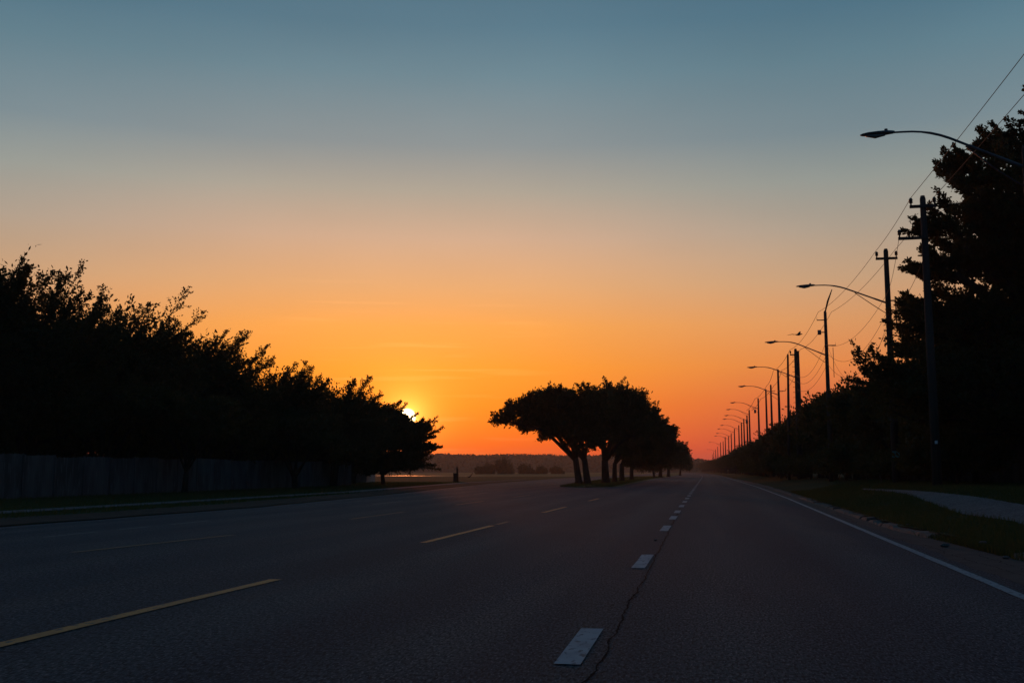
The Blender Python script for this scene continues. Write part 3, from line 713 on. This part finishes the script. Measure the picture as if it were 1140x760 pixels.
# far bushes on the field
far_b = [(561, 505, 11, 460, 'round tree standing alone on the field before the far woods'), (543, 514, 8, 455, 'low bush touching the lone round tree on the field'), (533.5, 518.5, 3.5, 440, 'tiny bush between the low bush and the stakes on the field'),
         (586, 516, 9, 470, 'wide low bush beyond the lone round tree'), (602, 518, 6, 470, 'small bush before the leaning median tree’s trunk'.replace('’s', '')), (620, 519, 7, 480, 'small bush seen under the leaning median tree crown')]
for k, (px, ty, hw, Yd, lab) in enumerate(far_b):
    b = atdepth(px, 524, Yd); H = H_at(px, ty, Yd); Wd = W_at(hw, Yd)
    tree('field_bush', (b[0], Yd, -.08), spread_lobes(H, Wd * 1.15, 600 + k, 7, -.7), lab, 'bush' if k else 'tree', 'bushes on the far field', nb=150, K=9, M=8, leaf=.55, r=.3, fork=.8, seed=610 + k, plume=.02, inner=.1)

# ------------------------------------------------------------------ hills and far woods
def hills():
    g = np.random.default_rng(3)
    xs = np.linspace(-900, 700, 1500)
    prof = np.interp(xs, [-900, -620, -520, -420, -300, -265, -230, -195, -140, -60, -30, -15, 5, 60, 300, 700],
                     [18, 17, 15.5, 15, 15.2, 16.2, 14.6, 15.6, 14.5, 15.5, 13.5, 11.0, 9.0, 8, 9, 9])
    lump = np.zeros_like(xs)
    for _ in range(420):
        c = g.uniform(-900, 700); w_ = g.uniform(4, 13); h = g.uniform(.3, 1.8)
        lump = np.maximum(lump, h * np.sqrt(np.clip(1 - ((xs - c) / w_) ** 2, 0, None)))
    rows = [(0, -.09), (10, .12), (40, .3), (80, .55), (120, .8), (150, 1.0), (230, 1.05), (330, .6), (420, -.09)]
    V = []; Fc = []
    for (dy, k) in rows:
        j = g.normal(0, .25, len(xs)) * (1 if k > .1 else 0)
        h2 = np.interp(xs + 37 * dy, xs, lump, period=1600)
        for i, x in enumerate(xs):
            V.append((x, 880 + dy + 30 * math.sin(x * .004), -.1 if k < 0 else (prof[i] * k + (lump[i] if k >= .8 else h2[i]) * min(1, k + .4)) + j[i] * .5))
    n = len(xs)
    for r_ in range(len(rows) - 1):
        for i in range(n - 1): o = r_ * n + i; Fc.append((o, o + 1, o + n + 1, o + n))
    struct(meshobj('hills', V, Fc, 'far_wood', smooth=False))
    # tree crowns on the hills, one far-off wood
    m = 26000; x = g.uniform(-900, 500, m); t = g.random(m)
    ys_ = np.array([r_[0] for r_ in rows[:7]]); ks = np.array([r_[1] for r_ in rows[:7]]); dy = 190 * t; k = np.interp(dy, ys_, ks)
    z = np.interp(x, xs, prof) * k + np.interp(x, xs, lump) * np.clip(k + .1, 0, 1) + g.uniform(-.6, 1.3, m)
    P = np.stack([x, 880 + dy + 30 * np.sin(x * .004), z], 1)
    a = g.normal(size=(m, 3)); a /= np.linalg.norm(a, axis=1)[:, None]; b2 = np.cross(a, g.normal(size=(m, 3))); b2 /= np.linalg.norm(b2, axis=1)[:, None]
    s = g.uniform(.6, 1.5, (m, 1)); V = np.empty((m, 4, 3)); V[:, 0] = P - a * s; V[:, 1] = P + b2 * s * .8; V[:, 2] = P + a * s; V[:, 3] = P - b2 * s * .8
    o = link(bpy.data.objects.new('far_woods', npmesh('far_woods', V.reshape(-1, 3), 4, 'far_wood'))); tag(o, 'hazy wooded ridge along the horizon', None, None, 'stuff')
hills()
# pond strip on the field
def pond():
    V = []; n = 40; top = []; bot = []
    for i in range(n + 1):
        t = i / n; x = -118 + (-60 + 118) * t; w_ = 14 * math.sin(math.pi * min(1, .12 + t * .9)) ** .5 * (1 - t * .55)
        top.append((x + 5 * math.sin(i * .9), 292 + w_ + 2 * math.sin(i * 1.7), -.07)); bot.append((x, 285 - w_ + 2 * math.sin(i * 1.3 + 1), -.07))
    V = top + bot; Fc = [(i, i + n + 1, i + n + 2, i + 1) for i in range(n)]
    struct(meshobj('pond', V, Fc, 'pond_water'))
pond()

# ------------------------------------------------------------------ fences
def fence(name, A, B, h, m, label, z=0.0, seed=0, pw=2.4):
    g = random.Random(seed)
    A = np.array(A, float); B = np.array(B, float); Ln = np.linalg.norm(B - A); d = (B - A) / Ln; nrm_ = np.array([-d[1], d[0]])
    root = empty(name, (A[0], A[1], z)); root['category'] = 'fence'; root['label'] = label
    npan = int(Ln / pw); ang_ = math.atan2(d[1], d[0]); Rt = np.array([[math.cos(ang_), -math.sin(ang_), 0], [math.sin(ang_), math.cos(ang_), 0], [0, 0, 1]])
    for k in range(npan):
        mb = MB(); hh = h + g.uniform(-.06, .06); s0 = k * pw; til = g.uniform(-.02, .02); x = .06
        while x < pw - .06:
            bw = .14; hb = hh + g.uniform(-.025, .02) + til * (x - pw / 2)
            if True:
                c = d * (s0 + x + bw / 2); mb.box((c[0], c[1], hb / 2 + .03), (bw - .012, .02, hb), Rt)
            x += bw
        for zz in (.35, hh - .3):
            c = d * (s0 + pw / 2) + nrm_ * .035; mb.box((c[0], c[1], zz), (pw - .11, .045, .09), Rt)
        mb.build('panel', m, root)
        mb = MB(); c = d * s0; mb.box((c[0], c[1], hh / 2), (.1, .1, hh + .1), Rt); mb.build('post', m, root)
    return root
fa = onground(-60, 559); fb = onground(397, 540)
fence('wooden_fence', (fa[0], fa[1]), (fb[0], fb[1]), 2.0, 'fence_wood', 'long pale board fence under the trees across the road', seed=5)
fence('wooden_fence', (14.2, 36), (13.4, 100), 1.9, 'fence_dark', 'dark board fence behind the utility poles and the young rust leaved tree', z=.66, seed=6)

# a gabled roof glimpsed between the trees behind the fence
b = atdepth(379, 524, 112)
hr = empty('house', (b[0], 112, 0)); hr.rotation_euler = (0, 0, .2)
mb = MB(); mb.box((0, 0, 1.4), (7, 8, 2.8)); mb.build('wall', 'house_wall', hr)
mb = MB(); mb.add([(-4, -4.6, 2.75), (4, -4.6, 2.75), (0, -4.6, 4.6), (-4, 4.6, 2.75), (4, 4.6, 2.75), (0, 4.6, 4.6)], [(0, 1, 2), (5, 4, 3), (0, 2, 5, 3), (1, 4, 5, 2), (0, 3, 4, 1)]); mb.build('roof', 'roof_tile', hr)
tag(hr, 'small gabled house glimpsed between the trees over the fence end', 'house')

# ------------------------------------------------------------------ poles, lamps, wires
GZ = .68
TOP = 12.0
def head_parts(root, hp, dirx=-1, s=1.0):
    """cobra-head luminaire: tapered housing, lens below, photocell on top"""
    mb = MB(); n = 10; xs = [0, .06, .22, .45, .70, .84, .90]; hw = [.045, .07, .12, .155, .15, .10, .04]; hh = [.045, .06, .075, .07, .055, .035, .015]
    V = []; Fc = []
    for x, a, b_ in zip(xs, hw, hh):
        for k in range(n):
            q = 2 * math.pi * k / n; V.append((hp[0] + dirx * x * s, hp[1] + math.cos(q) * a * s, hp[2] + math.sin(q) * b_ * s * (1 if math.sin(q) > 0 else .55) - .03 * x))
    for i in range(len(xs) - 1):
        for k in range(n): Fc.append((i * n + k, i * n + (k + 1) % n, (i + 1) * n + (k + 1) % n, (i + 1) * n + k))
    Fc += [tuple(range(n)), tuple(range((len(xs) - 1) * n, len(xs) * n))]
    h = meshobj('lamp_head', V, Fc, 'metal', root, True)
    l_ = MB(); l_.tube([(hp[0] + dirx * .25 * s, hp[1], hp[2] - .05 * s), (hp[0] + dirx * .5 * s, hp[1], hp[2] - .085 * s), (hp[0] + dirx * .75 * s, hp[1], hp[2] - .05 * s)], [.07 * s, .12 * s, .07 * s], 10, flat=.4); l_.build('lens', 'lens', h, True)
    c = MB(); c.tube([(hp[0] + dirx * .22 * s, hp[1], hp[2] + .06 * s), (hp[0] + dirx * .22 * s, hp[1], hp[2] + .11 * s)], .045 * s, 8); c.build('photocell', 'dark_metal', h, True)
def lamp_arm(root, jz, length, rise=1.0, brace=True, s=1.0, seed=0):
    length -= .85 * s
    pts = []
    for i in range(15):
        t = i / 14; x = -length * t; q_ = t / .92; z = jz + rise * min(1.0, 1.28 * q_ - .0 if q_ < .6 else .768 + .232 * (1 - (1 - min(1, (q_ - .6) / .4)) ** 2.2)); pts.append((x, 0, z))
    mb = MB(); mb.tube(pts, [.045 * s] * 3 + [.036 * s] * 8 + [.028 * s] * 4, 8); arm = mb.build('lamp_arm', 'metal', root, True)
    if brace:
        b_ = MB(); b_.tube([(0, 0, jz - .55), (-.25, 0, jz - .38), (-length * .22, 0, jz - .02), (-length * .45, 0, pts[6][2] - .02)], .012 * s + .006, 6); b_.build('brace', 'dark_metal', arm, True)
    p = pts[-1]; head_parts(root, (p[0] + .02, 0, p[2]), -1, s)
def insulator(mb, x, z): mb.tube([(x, 0, z), (x, 0, z + .09), (x, 0, z + .10), (x, 0, z + .2), (x, 0, z + .21), (x, 0, z + .3)], [.03, .03, .075, .06, .085, .04], 8)
def pole(pxt, pyt, label, lamp=None, arm=4.2, arms=(), rad=.17, H=TOP, lean=(0, 0), group=None, extras=(), Z=None, X=None, pz=GZ, grouplabel=None, rise=1.0, s=1.0):
    if Z is None:
        d = ray(pxt, pyt); k = (H - EYE) / d[2]; p = np.array([0, 0, EYE]) + d * k; X, Z = p[0], p[1]
        X -= lean[0] * (H - pz)
    root = empty('utility_pole', (X, Z, pz)); h = H - pz
    mb = MB(); mb.tube([(0, 0, -.3), (lean[0] * h * .5, lean[1] * h * .5, h * .5), (lean[0] * h, lean[1] * h, h - .12), (lean[0] * h, lean[1] * h, h)], [rad * 1.2, rad, rad * .72, rad * .5], 12); mb.build('pole', 'pole_wood', root, True)
    for (z, x0, x1) in arms:
        a = MB(); a.box(((x0 + x1) / 2, .0 - rad * .8, h - z), (x1 - x0, .09, .11)); cr = a.build('crossarm', 'pole_wood', root)
        for xx_ in (x0 + .05, x1 - .05):
            if abs(xx_) > .2: i_ = MB(); insulator(i_, xx_, h - z + .05); i_.build('insulator', 'porcelain', cr, True); cr.children[-1].location = (0, -rad * .8, 0)
    if lamp: lamp_arm(root, lamp - pz, arm, rise=rise, s=s)
    for ex in extras:
        kind, args = ex[0], ex[1:]
        e_ = MB()
        if kind == 'conduit': e_.tube([(args[0], 0, h - args[1]), (args[0], 0, h - args[2])], args[3], 8); e_.build('conduit', 'dark_metal', root, True)
        if kind == 'bracket': e_.tube([(0, 0, h - args[1]), (args[0], 0, h - args[1]), (args[0], 0, h - args[1] + args[2])], .035, 8); e_.build('bracket', 'dark_metal', root)
        if kind == 'can': e_.tube([(args[0], 0, h - args[1]), (args[0], 0, h - args[1] + args[2])], [args[3], args[3]], 12); e_.build('transformer', 'metal', root, True)
        if kind == 'tag': e_.box((0, -rad * 1.15, args[0]), (args[1], .02, args[2])); e_.build('tag', args[3], root)
        if kind == 'spike': e_.tube([(0, 0, h - .1), (args[0] * .4, 0, h + args[1] * .45), (args[0], 0, h + args[1])], [.05, .07, .03], 6); e_.build('top_spike', 'pole_wood', root)
        if kind == 'pegs':
            for q in range(args[0]): e_ = MB(); e_.tube([(-rad * 1.9, 0, h - .7 - q * .45), (rad * 1.9, 0, h - .7 - q * .45)], .02, 5); e_.build('climbing_peg', 'dark_metal', root)
        if kind == 'twin': e_.tube([(args[0], .1, -.3), (args[0], .1, h * .5), (args[0], .1, h - args[1])], [rad * 1.1, rad * .9, rad * .7], 10); e_.build('stub_pole', 'pole_wood', root, True)
    tag(root, label, 'utility pole', group or 'poles along the hedgerow')
    return root, np.array([X + lean[0] * h, Z, H])
def zj(px, py, Z): return float(atdepth(px, py, Z)[2])
PT = []
# near lamp pole, mostly behind the big tree
d_ = atdepth(1150, 300, 28.5)
rt, _ = pole(0, 0, 'tall grey street lamp pole standing at the frame edge, its arm above the ragged tree', lamp=zj(1141, 187, 28.5), arm=4.15, Z=28.5, X=float(d_[0]), H=9.9, rad=.13, rise=1.18, extras=[], s=1.0)
rt.name = 'street_lamp'; rt['category'] = 'street lamp'; rt['group'] = 'street lamps'
def P(*a, **k):
    r_, t = pole(*a, **k); PT.append(t); return t
P(1027, 218, 'tallest looking bare utility pole with two crossarms, beside the ragged tree', arms=((.45, -.52, .45), (1.70, -1.0, .1)), rad=.155, extras=[('tag', 1.7, .10, .12, 'white_tag')])
P(986, 277, 'utility pole with a high crossarm, a long street lamp arm and a conduit', lamp=zj(988, 331, 49.5), arm=4.25, arms=((.5, -.5, .5),), rad=.155, extras=[('conduit', .34, 2.6, 4.0, .03), ('bracket', .34, 2.55, -.1), ('bracket', -.25, 4.0, .12), ('tag', 1.4, .34, .3, 'teal_tag')])
P(918.5, 346, 'utility pole with a crooked top spike and small side brackets', lamp=zj(919, 391, 68.5), arm=4.0, rad=.135, extras=[('spike', .5, 1.45), ('bracket', -.55, .62, .3), ('bracket', -.5, 1.45, -.2), ('can', -.42, 1.6, .3, .12), ('bracket', .6, 2.35, .25), ('conduit', .42, 2.5, 4.5, .02)])
P(885.5, 388, 'thick doubled utility pole with climbing pegs', lamp=zj(886, 417, 90), arm=4.2, arms=((.55, -.5, .28),), rad=.17, extras=[('twin', .2, .2), ('pegs', 14)])
P(877, 394, 'thin crooked pole leaning beside the thick pole', rad=.12, H=12.0, lean=(.02, 0), extras=[('bracket', .5, 2.0, .2)])
P(866, 411, 'plain lamp pole next to the thin crooked pole', lamp=zj(866, 436, 107), arm=4.2, rad=.14, extras=[('bracket', .7, 2.3, .5)])
P(858, 428, 'bare straight pole between two lamp poles', rad=.14, extras=[('bracket', .5, .8, .3)])
P(852.5, 433, 'bare pole a step beyond the straight one', rad=.14)
P(844, 443, 'lamp pole standing apart before the crowded far poles', lamp=zj(844, 452, 149), arm=4.1, rad=.15, extras=[('bracket', -.8, 1.5, .5), ('can', -.5, 2.2, .5, .16)])
P(834, 456, 'lamp pole with a small can at its side, first of the crowded far poles', lamp=zj(834, 459, 178), arm=4.0, rad=.16, extras=[('can', -.45, 2.4, .6, .2)])
farl = [(831.5, 462, 1), (828, 466, 1), (825.3, 470, 0), (822.4, 473, 1), (817.5, 477, 1), (814, 482, 1), (811, 485, 1), (807.3, 486, 0), (805, 491, 0), (802, 492, 1), (799, 497, 0), (796.5, 500, 1), (794.5, 503, 0), (793, 505.5, 0)]
for (px, py, lm) in farl:
    d = ray(px, py); k = (TOP - EYE) / d[2]; Zq = d[1] * k
    P(px, py, 'tiny far lamp pole in the crowded line toward the road end' if lm else 'tiny far bare pole in the crowded line toward the road end', lamp=(TOP - 1.0 if lm else None), arm=4.3, rad=.17, group='far lamp poles' if lm else 'far bare poles', s=1.0)

# wires
def wire(name, pts, sag, label, r=.011):
    mb = MB(); Pn = []
    for (a, b, s_) in zip(pts[:-1], pts[1:], sag):
        a = np.array(a); b = np.array(b)
        for i in range(14):
            t = i / 14; p = a + (b - a) * t; p = p - np.array([0, 0, s_ * 4 * t * (1 - t)]); Pn.append(p)
    Pn.append(np.array(pts[-1])); rr = [max(r, r * p[1] / 60) for p in Pn]
    mb.tube(Pn, rr, 5); o = mb.build(name, 'wire', None, True)
    return tag(o, label, 'cable', 'overhead wires along the pole line')
nearp = [np.array([8.7, 16.0, TOP])]
line = nearp + [PT[i] for i in (0, 1, 2, 3, 5, 6, 8, 9)]
rt2, _ = pole(0, 0, 'utility pole outside the frame carrying the overhead wires', Z=16.0, X=8.7, arms=((.45, -.52, .5),), rad=.2)
sg = [.10, .10, .35, .45, .35, .3, .3, .3, .3]
wire('power_cable', [p + (-.47, -.16, -.10) for p in line], sg, 'upper overhead cable on the road side of the crossarms')
wire('power_cable', [p + (.40, -.16, -.10) for p in line], sg, 'upper overhead cable on the tree side of the crossarms')
wire('phone_cable', [line[1] + (-.95, -.16, -1.5)] + [p + (-.1, -.2, -2.3) for p in line[2:6]], [.35, .9, 1.0, .6, .4], 'middle cable sagging from the lower crossarm of the bare pole', .009)
wire('phone_cable', [line[1] + (-.15, -.2, -2.6)] + [p + (.0, -.2, -2.9) for p in line[2:5]], [.5, 1.4, .9, .6], 'loose lower cable drooping deeply beyond the conduit pole', .009)
wire('phone_cable', [line[2] + (-.2, -.2, -4.1), line[3] + (0, -.2, -3.6), line[4] + (0, -.2, -3.6)], [1.5, .8], 'lowest cable drooping below the lamp arm of the conduit pole', .009)
wire('phone_cable', [line[2] + (-.2, -.2, -3.9), line[3] + (0, -.2, -2.2)], [2.6], 'slack loop of cable between the conduit pole and the spiked pole', .007)

# ------------------------------------------------------------------ small things
# bird gliding between the lamp arms
def bird():
    c = atdepth(889, 372.5, 62); root = empty('bird', c, 0)
    V = []; Fc = []; n = 8
    st_ = [(-.20, .004, 0), (-.14, .03, 0), (-.05, .055, 0), (.05, .06, .005), (.12, .04, .02), (.16, .035, .035), (.20, .022, .035), (.235, .004, .03)]
    for (x, r_, z) in st_:
        for k in range(n): q = 2 * math.pi * k / n; V.append((x, r_ * math.cos(q), z + r_ * .9 * math.sin(q)))
    for i in range(len(st_) - 1):
        for k in range(n): Fc.append((i * n + k, i * n + (k + 1) % n, (i + 1) * n + (k + 1) % n, (i + 1) * n + k))
    def wing(tipx, tipy, tipz):
        o = len(V); root_ = [(.09, 0, .04), (-.09, 0, .03)]; tp = np.array([tipx, tipy, tipz])
        mid = tp * .5 + np.array([.02, 0, .05])
        pts = [(.09, 0, .045), (-.10, 0, .03), tuple(mid + (.06, .06, 0)), tuple(mid + (-.05, -.06, 0)), tuple(tp)]
        for p in pts: V.append(p); 
        for p in pts: V.append((p[0], p[1], p[2] - .012))
        Fc.extend([(o, o + 2, o + 3, o + 1), (o + 2, o + 4, o + 3), (o + 5, o + 6, o + 8, o + 7), (o + 7, o + 8, o + 9), (o, o + 5, o + 7, o + 2), (o + 2, o + 7, o + 9, o + 4), (o + 4, o + 9, o + 8, o + 3), (o + 3, o + 8, o + 6, o + 1)])
    wing(-.68, -.35, -.05); wing(.16, .5, .28)
    o = len(V); V.extend([(-.18, .0, .01), (-.32, .06, .0), (-.32, -.06, .0), (-.18, 0, -.01)]); Fc.extend([(o, o + 1, o + 2), (o + 3, o + 2, o + 1)])
    meshobj('body', V, Fc, 'feather', root, False)
    tag(root, 'dark bird gliding with wings spread between the lamp arms', 'bird')
bird()
# weathered broken post with a block at its foot, and a leaning stake
b = onground(508, 536.5)
mb = MB(); mb.box((-.12, 0, .5), (.42, .34, 1.0)); mb.box((-.12, 0, 1.02), (.48, .4, .06))
rt = empty('broken_post', (b[0], b[1], 0)); mb.build('base_block', 'bark', rt)
mb = MB(); mb.tube([(.12, 0, 0), (.14, 0, .9), (.10, 0, 1.5), (.05, 0, 1.85)], [.14, .12, .09, .05], 8); mb.build('post', 'bark', rt, True)
tag(rt, 'dark broken post rising from a squat block on the field by the road', 'post')
b = onground(524, 531.5)
mb = MB(); mb.tube([(-.45, 0, 0), (0, 0, .35), (.45, 0, .95)], [.14, .1, .05], 7); mb.tube([(-.3, 0, .2), (-.75, 0, .25)], [.06, .03], 6)
o = mb.build('leaning_stake', 'bark', None, True); o.location = (b[0], b[1], 0); tag(o, 'short stake leaning over on the field beyond the broken post', 'stake')
b = onground(982, 538, .68)
mb = MB(); mb.tube([(0, 0, 0), (-.12, 0, .55), (-.16, 0, 1.15)], [.04, .035, .03], 7); o = mb.build('marker_stake', 'kerb_concrete', None, True); o.location = (b[0], b[1], .66)
tag(o, 'thin pale leaning stake beside the base of the conduit pole', 'stake')
# stones on the shoulder
for k, (px, py, s) in enumerate([(980, 572, .07), (1012, 590, .06), (1052, 609, .09), (1095, 612, .07), (925, 560, .08), (1120, 622, .06), (730, 602, .04)]):
    p = onground(px, py, .0); V = []; n = 7
    for (rz, z) in ((.7, 0), (1, .35), (.6, .7)):
        for q in range(n): a = 2 * math.pi * q / n; jj = random.uniform(.75, 1.15); V.append((s * rz * jj * math.cos(a), s * .7 * rz * jj * math.sin(a), s * z))
    Fc = [(i * n + q, i * n + (q + 1) % n, (i + 1) * n + (q + 1) % n, (i + 1) * n + q) for i in range(2) for q in range(n)] + [tuple(range(2 * n, 3 * n))]
    zz = .006 if p[0] < float(x_kerb(p[1])) else zr(p[0], p[1])
    o = meshobj('stone', V, Fc, 'kerb_concrete'); o.location = (p[0], p[1], zz)
    tag(o, 'small pale broken stone lying on the worn shoulder near the kerb' if k < 6 else 'tiny stone lying on the asphalt by the lane dashes', 'stone', 'broken stones along the kerb' if k < 6 else None)

# ------------------------------------------------------------------ haze
HAZE = 0.00024
if HAZE:
    m = bpy.data.materials.new('haze'); m.use_nodes = True; t = m.node_tree
    for n_ in list(t.nodes):
        if n_.type == 'BSDF_PRINCIPLED': t.nodes.remove(n_)
    v = t.nodes.new('ShaderNodeVolumePrincipled'); v.inputs['Color'].default_value = (.92, .80, .70, 1); v.inputs['Density'].default_value = HAZE; v.inputs['Anisotropy'].default_value = .55
    t.links.new(v.outputs[0], t.nodes['Material Output'].inputs['Volume']); MATS['haze'] = m
    x0, x1, y0, y1, z0, z1 = -1500, 1500, -60, 1500, -1.2, 24
    hb = MB(); hb.box(((x0 + x1) / 2, (y0 + y1) / 2, (z0 + z1) / 2), (x1 - x0, y1 - y0, z1 - z0)); ho = hb.build('haze', 'haze'); ho['kind'] = 'stuff'
